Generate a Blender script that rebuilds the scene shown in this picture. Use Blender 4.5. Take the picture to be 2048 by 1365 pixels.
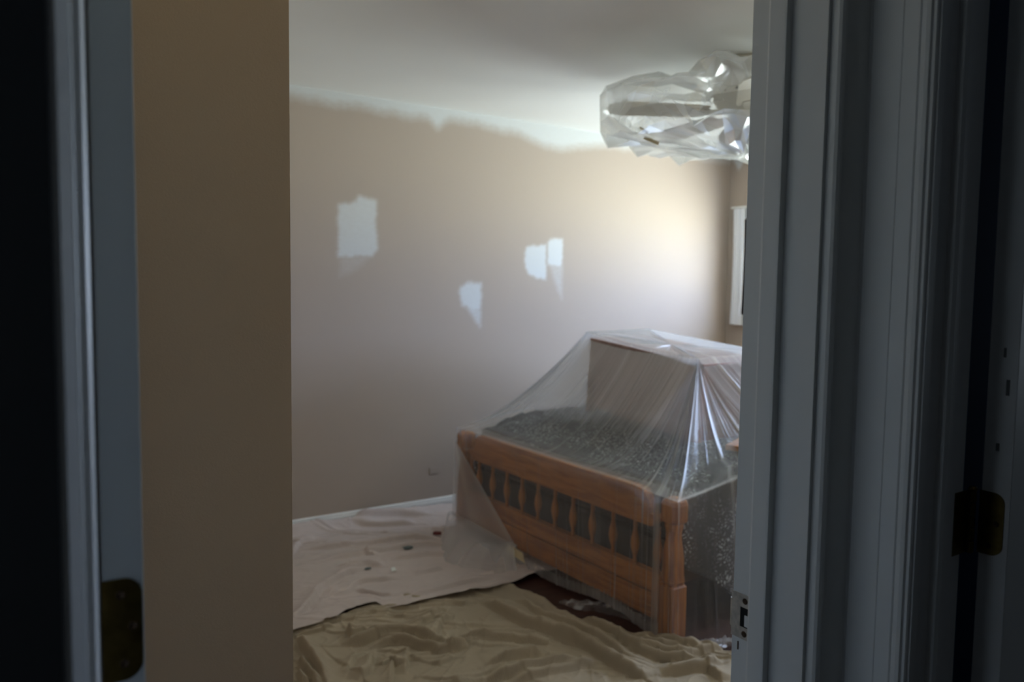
import bpy, bmesh, math, random
import numpy as np
from mathutils import Vector, Matrix, noise
random.seed(7); rng = np.random.default_rng(11)
for o in list(bpy.data.objects): bpy.data.objects.remove(o)
S = bpy.context.scene; C = S.collection
# ------------------------------------------------------------------ camera
# x runs along the long bedroom wall, y towards it, z up; the camera stands in the dark hall
H = 1.392
cd = bpy.data.cameras.new('camera'); cam = bpy.data.objects.new('camera', cd); C.objects.link(cam)
yaw, pit, rol = math.radians(33.69), math.radians(4.068), math.radians(.7615)
cam.matrix_world = Matrix.Translation((0, 0, H)) @ Matrix.Rotation(-yaw, 4, 'Z') @ Matrix.Rotation(math.pi/2 - pit, 4, 'X') @ Matrix.Rotation(rol, 4, 'Z')
cd.sensor_width = 36; cd.lens = 1558.6/2048*36; cd.clip_start = .02
cd.dof.use_dof = True; cd.dof.focus_distance = 1.4; cd.dof.aperture_fstop = 4.0
S.camera = cam
# ------------------------------------------------------------------ daylight: sky above, sunlit lawn below
W = bpy.data.worlds.new('world'); S.world = W; W.use_nodes = True
nt = W.node_tree; nt.nodes.clear()
wo = nt.nodes.new('ShaderNodeOutputWorld'); bg = nt.nodes.new('ShaderNodeBackground')
tc = nt.nodes.new('ShaderNodeTexCoord'); sp = nt.nodes.new('ShaderNodeSeparateXYZ'); cr = nt.nodes.new('ShaderNodeValToRGB')
mr = nt.nodes.new('ShaderNodeMapRange'); mr.inputs[1].default_value = -1; mr.inputs[2].default_value = 1
nt.links.new(tc.outputs['Generated'], sp.inputs[0]); nt.links.new(sp.outputs[2], mr.inputs[0]); nt.links.new(mr.outputs[0], cr.inputs[0])
cr.color_ramp.elements[0].position = .44; cr.color_ramp.elements[0].color = (1.54, 1.60, 1.56, 1)
cr.color_ramp.elements[1].position = .53; cr.color_ramp.elements[1].color = (.78, .95, 1.42, 1)
nt.links.new(cr.outputs[0], bg.inputs[0]); bg.inputs[1].default_value = 27.5
nt.links.new(bg.outputs[0], wo.inputs[0])
def area(name, loc, rot, sx, sy, power, col=(1, 1, 1), portal=False):
    l = bpy.data.lights.new(name, 'AREA'); l.shape = 'RECTANGLE'; l.size = sx; l.size_y = sy; l.energy = power; l.color = col
    if portal: l.cycles.is_portal = True
    o = bpy.data.objects.new(name, l); o.location = loc; o.rotation_euler = rot; C.objects.link(o); return o
# the portal only steers sampling of the sky through the bedroom windows
WZ0, WZ1, WX = 1.195, 1.92, 4.8
WINS = [(2.85, 4.06), (1.35, 2.55)]
for y0, y1 in WINS: area('window_portal', (WX + .13, (y0+y1)/2, (WZ0+WZ1)/2), (0, math.radians(90), 0), WZ1-WZ0, y1-y0, 1, portal=True)
area('hall_fill', (-.2, -1.0, 2.38), (0, 0, 0), .3, .3, .40, (.84, .92, 1.0))  # added fill for the hall-side trim; no fixture stands here
area('side_room_fill', (3.2, .05, 1.5), (0, math.radians(90), 0), .9, 1.0, 2.6, (.75, .88, 1.0))  # added fill for the left casing and navy gap; no window here
vs = S.view_settings; vs.view_transform = 'Standard'; vs.look = 'None'; vs.gamma = 1; vs.use_curve_mapping = False; vs.exposure = 0.0
# fold lines of the two drop cloths, metres on the floor
FAR_FOLDS = [
  [(1.528,4.301),(1.694,4.151),(1.961,4.124),(2.162,4.055)],
  [(1.669,4.134),(1.827,4.038),(1.999,3.966)],
  [(1.351,4.185),(1.431,4.198)],
  [(1.233,3.822),(1.331,3.977),(1.408,3.987)],
  [(1.286,3.868),(1.546,3.790),(1.787,3.756),(1.907,3.712),(1.986,3.606)],
  [(1.329,3.638),(1.465,3.629),(1.641,3.625),(1.812,3.628),(1.889,3.609),(1.978,3.526)],
  [(1.365,3.475),(1.466,3.482),(1.561,3.448)],
  [(1.635,3.241),(1.790,3.248)],
  [(0.982,3.032),(1.114,3.177),(1.198,3.319),(1.355,3.413),(1.491,3.467)],
  [(1.190,3.205),(1.305,3.233),(1.380,3.311),(1.547,3.251)],
  [(1.322,3.242),(1.374,3.130),(1.420,3.043)],
  [(1.455,2.984),(1.631,2.971),(1.729,3.011),(1.902,2.967)],
  [(1.533,3.639),(1.575,3.587)],
  [(1.618,3.486),(1.815,3.466),(1.931,3.395)],
  [(2.013,3.829),(2.052,3.743),(2.162,3.770)],
]
FAR_EDGE = [
  [(0.928,2.937),(0.958,2.941),(1.081,2.961),(1.142,2.973),(1.189,3.012),(1.270,3.016),(1.328,3.025),(1.347,2.946),(1.424,2.920),(1.533,2.926),(1.675,2.915),(1.854,2.904),(1.952,2.906),(2.110,2.939),(2.254,2.919),(2.402,2.875)],
]
NEAR_FOLDS = [
  [(0.946,2.905),(1.028,2.900),(1.112,2.911)],
  [(1.058,2.725),(1.162,2.703),(1.231,2.719),(1.305,2.673),(1.357,2.588),(1.421,2.563)],
  [(1.141,2.652),(1.242,2.660),(1.298,2.596),(1.347,2.508),(1.422,2.483),(1.477,2.499)],
  [(1.129,2.860),(1.110,2.750),(1.188,2.762)],
  [(1.407,2.609),(1.480,2.706),(1.565,2.772)],
  [(1.731,2.831),(1.752,2.672),(1.758,2.516),(1.783,2.398),(1.844,2.277)],
  [(0.997,2.511),(1.056,2.589),(1.133,2.635)],
  [(1.113,2.384),(1.179,2.512),(1.170,2.557)],
  [(1.191,2.427),(1.270,2.578)],
  [(1.133,2.514),(1.184,2.535)],
  [(1.378,2.705),(1.484,2.753),(1.578,2.834)],
  [(1.306,2.419),(1.388,2.434)],
  [(1.434,2.299),(1.552,2.264),(1.668,2.259)],
  [(1.393,2.213),(1.560,2.182),(1.740,2.146)],
  [(0.942,2.892),(0.928,2.764),(0.914,2.626),(0.906,2.485)],
  [(0.880,2.712),(0.885,2.619),(0.877,2.491)],
  [(0.856,2.637),(0.842,2.525)],
  [(1.018,2.443),(1.084,2.494),(1.143,2.602)],
  [(1.786,2.365),(1.841,2.279),(1.850,2.209),(1.836,2.109),(1.849,2.011),(1.868,1.925)],
  [(1.826,2.739),(1.852,2.686),(1.849,2.532),(1.883,2.397),(1.912,2.340),(1.910,2.273),(1.889,2.171),(1.888,2.063),(1.930,2.037)],
  [(1.987,2.463),(1.989,2.379),(1.996,2.234),(1.962,2.153),(1.954,2.095)],
  [(1.962,2.153),(1.970,2.065),(2.030,1.974),(2.113,1.908)],
  [(1.958,2.100),(2.021,2.040),(2.101,1.969),(2.296,1.944)],
  [(1.938,1.918),(2.045,1.887),(2.111,1.871),(2.200,1.867)],
  [(1.483,2.266),(1.608,2.252),(1.665,2.256)],
  [(1.393,2.481),(1.442,2.479),(1.484,2.495)],
  [(1.451,2.170),(1.642,2.128),(1.820,2.106)],
  [(2.123,1.889),(2.091,1.785)],
  [(2.026,2.142),(2.082,2.064),(2.162,2.028)],
  [(2.093,2.115),(2.132,2.075),(2.183,1.973)],
  [(1.472,2.576),(1.633,2.446),(1.756,2.325)],
]
NEAR_EDGE = [
  [(0.941,2.978),(0.968,2.969),(1.094,2.996),(1.341,3.055),(1.560,2.976),(1.787,2.975),(1.915,2.949),(1.948,2.923),(1.988,2.792),(1.979,2.626),(1.982,2.466),(2.000,2.356),(2.048,2.232),(2.095,2.157),(2.165,2.190),(2.181,2.164),(2.177,2.121),(2.190,2.039),(2.291,1.940),(2.339,1.861)],
]
NEAR_LOW = [
  [(0.579,2.556),(0.708,2.339),(0.957,1.998),(1.154,1.763),(1.438,1.556),(1.830,1.443),(2.061,1.515)],
]
# ------------------------------------------------------------------ helpers
def NT(name):
    m = bpy.data.materials.new(name); m.use_nodes = True
    return m, m.node_tree, m.node_tree.nodes['Principled BSDF']
def mat(name, col, rough=.6, metal=0., var=.0, vscale=6, bump=0., bscale=200, spec=.5, coat=0):
    m, t, p = NT(name); n = t.nodes; L = t.links
    p.inputs['Roughness'].default_value = rough; p.inputs['Metallic'].default_value = metal
    p.inputs['Specular IOR Level'].default_value = spec; p.inputs['Coat Weight'].default_value = coat
    p.inputs['Base Color'].default_value = (*col, 1)
    tc = n.new('ShaderNodeTexCoord')
    if var:
        nz = n.new('ShaderNodeTexNoise'); nz.inputs['Scale'].default_value = vscale; nz.inputs['Detail'].default_value = 5
        r = n.new('ShaderNodeValToRGB'); r.color_ramp.elements[0].position = .3; r.color_ramp.elements[1].position = .7
        r.color_ramp.elements[0].color = (*[c*(1-var) for c in col], 1); r.color_ramp.elements[1].color = (*[min(1, c*(1+var)) for c in col], 1)
        L.new(tc.outputs['Object'], nz.inputs['Vector']); L.new(nz.outputs[0], r.inputs[0]); L.new(r.outputs[0], p.inputs['Base Color'])
    if bump:
        nb = n.new('ShaderNodeTexNoise'); nb.inputs['Scale'].default_value = bscale; nb.inputs['Detail'].default_value = 3
        b = n.new('ShaderNodeBump'); b.inputs['Strength'].default_value = bump; b.inputs['Distance'].default_value = .002
        L.new(tc.outputs['Object'], nb.inputs['Vector']); L.new(nb.outputs[0], b.inputs['Height']); L.new(b.outputs[0], p.inputs['Normal'])
    return m
def wood(name, c1, c2, scale=(3, 40, 40), rough=.45):
    m, t, p = NT(name); n = t.nodes; L = t.links
    tc = n.new('ShaderNodeTexCoord'); mp = n.new('ShaderNodeMapping'); mp.inputs['Scale'].default_value = scale
    nz = n.new('ShaderNodeTexNoise'); nz.inputs['Scale'].default_value = 1; nz.inputs['Detail'].default_value = 6; nz.inputs['Distortion'].default_value = .8
    r = n.new('ShaderNodeValToRGB'); r.color_ramp.elements[0].position = .35; r.color_ramp.elements[1].position = .62
    r.color_ramp.elements[0].color = (*c1, 1); r.color_ramp.elements[1].color = (*c2, 1)
    L.new(tc.outputs['Object'], mp.inputs[0]); L.new(mp.outputs[0], nz.inputs['Vector']); L.new(nz.outputs[0], r.inputs[0]); L.new(r.outputs[0], p.inputs['Base Color'])
    p.inputs['Roughness'].default_value = rough
    b = n.new('ShaderNodeBump'); b.inputs['Strength'].default_value = .25; b.inputs['Distance'].default_value = .001
    L.new(nz.outputs[0], b.inputs['Height']); L.new(b.outputs[0], p.inputs['Normal'])
    return m
def mesh(name, verts, faces, m, parent=None, smooth=False):
    me = bpy.data.meshes.new(name); me.from_pydata([tuple(map(float, v)) for v in verts], [], faces); me.update()
    if smooth: me.polygons.foreach_set('use_smooth', [True]*len(me.polygons))
    me.materials.append(m); o = bpy.data.objects.new(name, me); C.objects.link(o)
    if parent: o.parent = parent
    return o
def obj(name, bm, m, parent=None, smooth=False, bevel=0, seg=2):
    if bevel:
        bmesh.ops.bevel(bm, geom=[e for e in bm.edges if e.is_manifold and e.calc_face_angle(0) > .5], offset=bevel, segments=seg, affect='EDGES', profile=.6)
    bmesh.ops.recalc_face_normals(bm, faces=bm.faces)
    me = bpy.data.meshes.new(name); bm.to_mesh(me); bm.free()
    if smooth:
        me.polygons.foreach_set('use_smooth', [True]*len(me.polygons)); 
        try: me.set_sharp_from_angle(angle=math.radians(40))
        except Exception: pass
    me.materials.append(m); o = bpy.data.objects.new(name, me); C.objects.link(o)
    if parent: o.parent = parent
    return o
def BM(): return bmesh.new()
def box(bm, x0, x1, y0, y1, z0, z1):
    r = bmesh.ops.create_cube(bm, size=1)
    for v in r['verts']: v.co = Vector(((x0+x1)/2 + v.co.x*(x1-x0), (y0+y1)/2 + v.co.y*(y1-y0), (z0+z1)/2 + v.co.z*(z1-z0)))
    return r['verts']
def prism(bm, poly, z0, z1, M=None):
    a = [bm.verts.new((x, y, z0)) for x, y in poly]; b = [bm.verts.new((x, y, z1)) for x, y in poly]
    bm.faces.new(a[::-1]); bm.faces.new(b)
    for i in range(len(poly)): j = (i+1) % len(poly); bm.faces.new((a[i], a[j], b[j], b[i]))
    if M:
        for v in a+b: v.co = M @ v.co
    return a+b
def lathe(bm, prof, n=24, M=None, caps=True):
    rings = [[bm.verts.new((r*math.cos(2*math.pi*k/n), r*math.sin(2*math.pi*k/n), z)) for k in range(n)] for r, z in prof]
    for A, B in zip(rings, rings[1:]):
        for k in range(n): bm.faces.new((A[k], A[(k+1) % n], B[(k+1) % n], B[k]))
    if caps: bm.faces.new(rings[0][::-1]); bm.faces.new(rings[-1])
    if M:
        for r in rings:
            for v in r: v.co = M @ v.co
def root(name, label, cat, loc=(0, 0, 0), group=None):
    o = bpy.data.objects.new(name, None); C.objects.link(o); o.location = loc; tag(o, label, cat, group); return o
def tag(o, label, cat, group=None):
    o['label'] = label; o['category'] = cat
    if group: o['group'] = group
    return o
def struct(o, label=None):
    o['kind'] = 'structure'
    if label: o['label'] = label
    return o
def sbox(name, label, m, *b, bevel=0):
    bm = BM()
    for q in b: box(bm, *q)
    return struct(obj(name, bm, m, bevel=bevel), label)
T = Matrix.Translation
def rx(a): return Matrix.Rotation(math.radians(a), 4, 'X')
def ry(a): return Matrix.Rotation(math.radians(a), 4, 'Y')
def rz(a): return Matrix.Rotation(math.radians(a), 4, 'Z')
# ------------------------------------------------------------------ materials
TAN = (.43, .36, .30)
white_trim = mat('white_trim_paint', (.78, .79, .77), .42, var=.03, vscale=3, bump=.15, bscale=60)
tan_paint = mat('tan_wall_paint', (.52, .40, .275), .7, var=.03, vscale=2, bump=.15, bscale=250)
ceil_m = mat('ceiling_paint', (.87, .88, .87), .85, var=.015, vscale=1.5, bump=.1)
hall_dark = mat('dark_hall_paint', (.20, .22, .24), .8)
navy = mat('navy_paint', (.03, .09, .22), .8)
hall_floor = wood('hall_floorboards', (.05, .025, .018), (.09, .045, .03), (3, 30, 30))
floor_m = wood('dark_floorboards', (.045, .018, .014), (.075, .03, .022), (2.5, 30, 30), .5)
brass = mat('aged_brass', (.16, .11, .03), .36, 1, var=.3, vscale=60)
brass_dull = mat('painted_brass', (.50, .45, .38), .5, .3, var=.25, vscale=90)
screw_m = mat('dark_screw', (.08, .05, .03), .5, .8)
black = mat('dark_void', (.006, .006, .006), .9)
oak = wood('golden_oak', (.24, .075, .010), (.46, .165, .028), (45, 4, 45), .42)
oak_v = wood('golden_oak_upright', (.24, .075, .010), (.46, .165, .028), (45, 45, 4), .42)
dark_oak = wood('reddish_brown_wood', (.13, .055, .04), (.20, .09, .06), (5, 40, 40))
plank_m = wood('light_brown_board', (.38, .17, .08), (.50, .25, .13), (5, 40, 40))
mattress_m = mat('mattress_ticking', (.05, .05, .055), .9)
# wall paint with filler patches held as a vertex attribute (their own ragged outlines)
def wall_mat(name):
    m, t, p = NT(name); n = t.nodes; L = t.links; p.inputs['Roughness'].default_value = .72
    at = n.new('ShaderNodeAttribute'); at.attribute_name = 'filler'
    tc = n.new('ShaderNodeTexCoord'); mp = n.new('ShaderNodeMapping'); mp.inputs['Scale'].default_value = (30, 30, 90)
    nz = n.new('ShaderNodeTexNoise'); nz.inputs['Scale'].default_value = 1; nz.inputs['Detail'].default_value = 4
    L.new(tc.outputs['Object'], mp.inputs[0]); L.new(mp.outputs[0], nz.inputs['Vector'])
    s = n.new('ShaderNodeMath'); s.operation = 'MULTIPLY_ADD'; s.inputs[1].default_value = .5; s.inputs[2].default_value = -.25
    a = n.new('ShaderNodeMath'); a.operation = 'ADD'; r = n.new('ShaderNodeMapRange'); r.inputs[1].default_value = .15; r.inputs[2].default_value = .85
    k = n.new('ShaderNodeMath'); k.operation = 'MULTIPLY'; k2 = n.new('ShaderNodeMath'); k2.operation = 'MULTIPLY_ADD'
    L.new(nz.outputs[0], s.inputs[0])
    # noise only matters where the mask is partial: add s * 4m(1-m)
    one = n.new('ShaderNodeMath'); one.operation = 'SUBTRACT'; one.inputs[0].default_value = 1; L.new(at.outputs['Fac'], one.inputs[1])
    L.new(at.outputs['Fac'], k.inputs[0]); L.new(one.outputs[0], k.inputs[1])
    k3 = n.new('ShaderNodeMath'); k3.operation = 'MULTIPLY'; k3.inputs[1].default_value = 4; L.new(k.outputs[0], k3.inputs[0])
    L.new(k3.outputs[0], k2.inputs[0]); L.new(s.outputs[0], k2.inputs[1]); L.new(at.outputs['Fac'], k2.inputs[2])
    mx = n.new('ShaderNodeMix'); mx.data_type = 'RGBA'; mx.inputs[6].default_value = (*TAN, 1); mx.inputs[7].default_value = (.64, .67, .68, 1)
    k2.use_clamp = True
    L.new(k2.outputs[0], mx.inputs[0]); L.new(mx.outputs[2], p.inputs['Base Color'])
    return m
wall_m = wall_mat('primed_tan_wall')
def cloth_mat(name, col, stain, sscale):
    m, t, p = NT(name); n = t.nodes; L = t.links; p.inputs['Roughness'].default_value = .95; p.inputs['Specular IOR Level'].default_value = .1
    tc = n.new('ShaderNodeTexCoord')
    nz = n.new('ShaderNodeTexNoise'); nz.inputs['Scale'].default_value = 2.2; nz.inputs['Detail'].default_value = 6
    r = n.new('ShaderNodeValToRGB'); r.color_ramp.elements[0].position = .3; r.color_ramp.elements[1].position = .7
    r.color_ramp.elements[0].color = (*[c*.9 for c in col], 1); r.color_ramp.elements[1].color = (*[c*1.08 for c in col], 1)
    sp = n.new('ShaderNodeTexNoise'); sp.inputs['Scale'].default_value = sscale; sp.inputs['Detail'].default_value = 2
    r2 = n.new('ShaderNodeValToRGB'); r2.color_ramp.elements[0].position = .70; r2.color_ramp.elements[1].position = .76
    r2.color_ramp.elements[0].color = (0, 0, 0, 1); r2.color_ramp.elements[1].color = (.5, .5, .5, 1)
    mx = n.new('ShaderNodeMix'); mx.data_type = 'RGBA'; mx.inputs[7].default_value = (*stain, 1)
    for q in (nz, sp): L.new(tc.outputs['Object'], q.inputs['Vector'])
    L.new(nz.outputs[0], r.inputs[0]); L.new(sp.outputs[0], r2.inputs[0]); L.new(r.outputs[0], mx.inputs[6]); L.new(r2.outputs[0], mx.inputs[0]); L.new(mx.outputs[2], p.inputs['Base Color'])
    wv = n.new('ShaderNodeTexNoise'); wv.inputs['Scale'].default_value = 45; wv.inputs['Detail'].default_value = 3
    b = n.new('ShaderNodeBump'); b.inputs['Strength'].default_value = .25; b.inputs['Distance'].default_value = .004
    L.new(tc.outputs['Object'], wv.inputs['Vector']); L.new(wv.outputs[0], b.inputs['Height']); L.new(b.outputs[0], p.inputs['Normal'])
    return m
far_cloth_m = cloth_mat('pinkish_canvas', (.60, .52, .49), (.42, .44, .40), 4)
near_cloth_m = cloth_mat('olive_tan_canvas', (.42, .355, .265), (.22, .18, .12), 3)
# printed comforter: pale leaf blotches on charcoal
m, t, p = NT('charcoal_print_cloth'); n = t.nodes; L = t.links; comf_m = m; p.inputs['Roughness'].default_value = .85
tc = n.new('ShaderNodeTexCoord'); nz = n.new('ShaderNodeTexNoise'); nz.inputs['Scale'].default_value = 14; nz.inputs['Detail'].default_value = 2
mxv = n.new('ShaderNodeMix'); mxv.data_type = 'VECTOR'; mxv.inputs[0].default_value = .09
vo = n.new('ShaderNodeTexVoronoi'); vo.feature = 'DISTANCE_TO_EDGE'; vo.inputs['Scale'].default_value = 62
L.new(tc.outputs['Object'], mxv.inputs[4]); L.new(tc.outputs['Object'], nz.inputs['Vector']); L.new(nz.outputs[1], mxv.inputs[5]); L.new(mxv.outputs[1], vo.inputs['Vector'])
r = n.new('ShaderNodeValToRGB'); r.color_ramp.elements[0].position = .16; r.color_ramp.elements[1].position = .34
r.color_ramp.elements[0].color = (0, 0, 0, 1); r.color_ramp.elements[1].color = (1, 1, 1, 1)
n2 = n.new('ShaderNodeTexNoise'); n2.inputs['Scale'].default_value = 5; L.new(tc.outputs['Object'], n2.inputs['Vector'])
r2 = n.new('ShaderNodeValToRGB'); r2.color_ramp.elements[0].position = .38; r2.color_ramp.elements[1].position = .50
r2.color_ramp.elements[0].color = (.12, .12, .12, 1); r2.color_ramp.elements[1].color = (1, 1, 1, 1); L.new(n2.outputs[0], r2.inputs[0])
ml = n.new('ShaderNodeMath'); ml.operation = 'MULTIPLY'; L.new(vo.outputs['Distance'], r.inputs[0]); L.new(r.outputs[0], ml.inputs[0]); L.new(r2.outputs[0], ml.inputs[1])
mx = n.new('ShaderNodeMix'); mx.data_type = 'RGBA'; mx.inputs[6].default_value = (.035, .038, .04, 1); mx.inputs[7].default_value = (.50, .52, .53, 1)
L.new(ml.outputs[0], mx.inputs[0]); L.new(mx.outputs[2], p.inputs['Base Color'])
# plastic film: mostly see-through, milky where gathered, seen edge-on or given painted-in haze
def film_mat(name, base, edge, gather_haze, col=(.86, .87, .88), rough=.22, gloss=.16):
    m = bpy.data.materials.new(name); m.use_nodes = True; t = m.node_tree; n = t.nodes; L = t.links; n.clear()
    out = n.new('ShaderNodeOutputMaterial'); tr = n.new('ShaderNodeBsdfTransparent'); df = n.new('ShaderNodeBsdfDiffuse'); tl = n.new('ShaderNodeBsdfTranslucent'); gl = n.new('ShaderNodeBsdfGlossy')
    df.inputs[0].default_value = (*col, 1); tl.inputs[0].default_value = (*col, 1); gl.inputs[0].default_value = (.95, .97, 1, 1); gl.inputs[1].default_value = rough
    m1 = n.new('ShaderNodeMixShader'); m1.inputs[0].default_value = .5; L.new(df.outputs[0], m1.inputs[1]); L.new(tl.outputs[0], m1.inputs[2])
    m2 = n.new('ShaderNodeMixShader'); m2.inputs[0].default_value = gloss; L.new(m1.outputs[0], m2.inputs[1]); L.new(gl.outputs[0], m2.inputs[2])
    lw = n.new('ShaderNodeLayerWeight'); lw.inputs[0].default_value = .35
    at = n.new('ShaderNodeAttribute'); at.attribute_name = 'gather_haze'
    a = n.new('ShaderNodeMath'); a.operation = 'MULTIPLY_ADD'; a.inputs[1].default_value = edge; a.inputs[2].default_value = base; L.new(lw.outputs['Facing'], a.inputs[0])
    b = n.new('ShaderNodeMath'); b.operation = 'MULTIPLY_ADD'; b.inputs[1].default_value = gather_haze; b.use_clamp = True
    L.new(at.outputs['Fac'], b.inputs[0]); L.new(a.outputs[0], b.inputs[2])
    m3 = n.new('ShaderNodeMixShader'); L.new(b.outputs[0], m3.inputs[0]); L.new(tr.outputs[0], m3.inputs[1]); L.new(m2.outputs[0], m3.inputs[2]); L.new(m3.outputs[0], out.inputs[0])
    return m
film_m = film_mat('painters_plastic', .105, .32, .62)
film2_m = film_mat('doubled_plastic', .24, .34, .4)
wrap_m = film_mat('clear_wrap_plastic', .36, .45, .3, (.78, .79, .76), .15, .42)
tape_m = mat('masking_tape', (.62, .52, .33), .7, var=.05, vscale=30)
# ------------------------------------------------------------------ room shell
def grid_wall(name, label, origin, ux, nu, du, dz, nz, maskf, thick):
    """front skin of fine cells carrying the filler mask, plus plain sides and back"""
    vs_, fs = [], []; O = np.array(origin, float); ux = np.array(ux, float); th = np.array(thick, float)
    for j in range(nz+1):
        for i in range(nu+1): vs_.append(O + ux*du*i + np.array([0, 0, dz*j]))
    w = nu+1
    for j in range(nz):
        for i in range(nu): a = j*w+i; fs.append((a, a+1, a+1+w, a+w))
    c = [0, nu, nz*w+nu, nz*w]; b0 = len(vs_)
    for k in c: vs_.append(vs_[k] + th)
    b = [b0, b0+1, b0+2, b0+3]; fs.append((b[3], b[2], b[1], b[0]))
    for k in range(4): l = (k+1) % 4; fs.append((c[k], b[k], b[l], c[l]))
    o = mesh(name, vs_, fs, wall_m); P_ = np.array(vs_)
    at = o.data.attributes.new('filler', 'FLOAT', 'POINT'); at.data.foreach_set('value', maskf(P_).astype(np.float32))
    return struct(o, label)
def sdf_poly(x, y, poly):
    P_ = np.array(poly); d = np.full(x.shape, 1e9); ins = np.zeros(x.shape, bool)
    for i in range(len(P_)):
        a, b = P_[i], P_[(i+1) % len(P_)]; e = b-a; t_ = np.clip(((x-a[0])*e[0]+(y-a[1])*e[1])/(e@e), 0, 1)
        d = np.minimum(d, np.hypot(x-a[0]-t_*e[0], y-a[1]-t_*e[1]))
        c = ((a[1] > y) != (b[1] > y)) & (x < (b[0]-a[0])*(y-a[1])/(b[1]-a[1]+1e-12)+a[0]); ins ^= c
    return np.where(ins, -d, d)
def nz1(x, seed, f):
    r = np.random.default_rng(seed); s = np.zeros_like(x)
    for k in range(8): s += np.sin(x*f*(1+k*.77)*2*math.pi + r.uniform(0, 6.28))/(1+k*.5)
    return s/3
PATCHES = [  # outline (x, z), strength, edge softness
 ([(1.61,1.83),(1.66,1.84),(1.715,1.855),(1.73,1.885),(1.84,1.87),(1.838,1.70),(1.85,1.60),(1.82,1.55),(1.72,1.545),(1.61,1.537)], .85, .012),
 ([(1.62,1.55),(1.80,1.55),(1.72,1.47),(1.62,1.43)], .22, .02),
 ([(2.874,1.60),(2.885,1.64),(2.93,1.655),(3.042,1.66),(3.046,1.43),(2.96,1.45),(2.90,1.47),(2.877,1.51)], .95, .010),
 ([(3.055,1.68),(3.08,1.705),(3.14,1.712),(3.177,1.70),(3.181,1.54),(3.165,1.522),(3.06,1.535)], .95, .010),
 ([(3.07,1.54),(3.18,1.54),(3.178,1.30),(3.15,1.36),(3.12,1.42)], .38, .018),
 ([(2.387,1.34),(2.40,1.385),(2.46,1.408),(2.548,1.407),(2.545,1.24),(2.48,1.235),(2.41,1.27)], .9, .014),
 ([(2.42,1.28),(2.547,1.26),(2.54,1.129),(2.49,1.19)], .7, .016)]
def back_mask(P_):
    x, z = P_[:, 0], P_[:, 2]; m_ = np.zeros(len(x)); wx = x+.006*nz1(z, 5, 6); wz = z+.008*nz1(x, 6, 7)
    for poly, s, soft in PATCHES: m_ = np.maximum(m_, s*np.clip(.5-sdf_poly(wx, wz, poly)/(2*soft), 0, 1))
    wdt = .065+.016*nz1(x, 3, 1.1)+.005*nz1(x, 4, 5)+.075*np.exp(-((x-3.15)/.30)**2)+.05*np.exp(-((x-2.23)/.05)**2)
    return np.maximum(m_, .92*np.clip(.5-(2.44-wdt-z)/.075, 0, 1))
grid_wall('wall_back', 'long tan bedroom wall with white filler patches, behind the bed', (.0, 4.174, 0), (1, 0, 0), 480, .01, .01, 244, back_mask, (0, .12, 0))
sbox('wall_back_stub', 'corner end of the long wall', tan_paint, (4.8, 4.92, 4.174, 4.294, 0, 2.44))
def right_mask(P_):
    y, z = P_[:, 1], P_[:, 2]; wdt = .06+.02*nz1(y, 8, 2)+.07*np.exp(-((y-4.09)/.04)**2)
    return .9*np.clip(.5-(2.44-wdt-z)/.04, 0, 1)
grid_wall('wall_right', 'tan bedroom wall holding the window', (WX, 4.174, 0), (0, -1, 0), 40, .01, .01, 244, right_mask, (.12, 0, 0))
bpy.data.objects['wall_right'].scale = (1, 1, 1)
sbox('wall_right.001', 'rest of the window wall', tan_paint, (WX, WX+.12, .717, 3.774, 0, WZ0), (WX, WX+.12, .717, 3.774, WZ1, 2.44), (WX, WX+.12, .717, WINS[1][0], WZ0, WZ1), (WX, WX+.12, WINS[1][1], WINS[0][0], WZ0, WZ1), (WX, WX+.12, WINS[0][1], 3.774, WZ0, WZ1))
sbox('ceiling', 'smooth white bedroom ceiling', ceil_m, (-1.6, 4.92, -1.3, 4.294, 2.44, 2.56))
sbox('floor', 'dark brown floor under the drop cloths', floor_m, (-1.6, 4.92, -1.3, 4.294, -.10, 0))
sbox('wall_left', 'hidden left wall of the bedroom', tan_paint, (-.12, 0, .717, 4.294, 0, 2.44))
sbox('wall_closet', 'plain tan wall just inside the doorway, its corner cutting off the view', tan_paint, (0, .5305, 1.65, 1.765, 0, 2.44))
# wall between hall and bedroom: hall side dark, bedroom side tan, opening x .037-.879, head 2.06
sbox('wall_front', 'wall the bedroom doorway is cut into', tan_paint, (0, .037, .61, .717, 0, 2.44), (.879, 4.8, .61, .717, 0, 2.44), (.037, .879, .61, .717, 2.06, 2.44))
sbox('wall_hall_front', 'dark hall side of the doorway wall', hall_dark, (-1.6, .037, .60, .61, 0, 2.44), (.037, .93, .60, .61, 2.06, 2.44), (.879, .93, .60, .61, 0, 2.44))
sbox('wall_side_room', 'navy wall glimpsed through the gap of the right door', navy, (1.045, 4.8, .60, .61, 0, 2.44))
sbox('wall_hall_left', 'hall wall behind the camera on the left', hall_dark, (-1.6, -1.5, -1.3, .60, 0, 2.44))
sbox('wall_hall_rear', 'hall wall behind the camera', hall_dark, (-1.5, 4.92, -1.3, -1.2, 0, 2.44))
sbox('wall_hall_right', 'hall wall with the second doorway', hall_dark, (.93, 1.03, .515, .60, 0, 2.44), (.93, 1.03, -1.2, -.32, 0, 2.44), (.93, 1.03, -.32, .515, 2.06, 2.44))
sbox('wall_side_room_right', 'far wall of the side room', navy, (4.7, 4.8, -1.2, .60, 0, 2.44))
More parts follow.
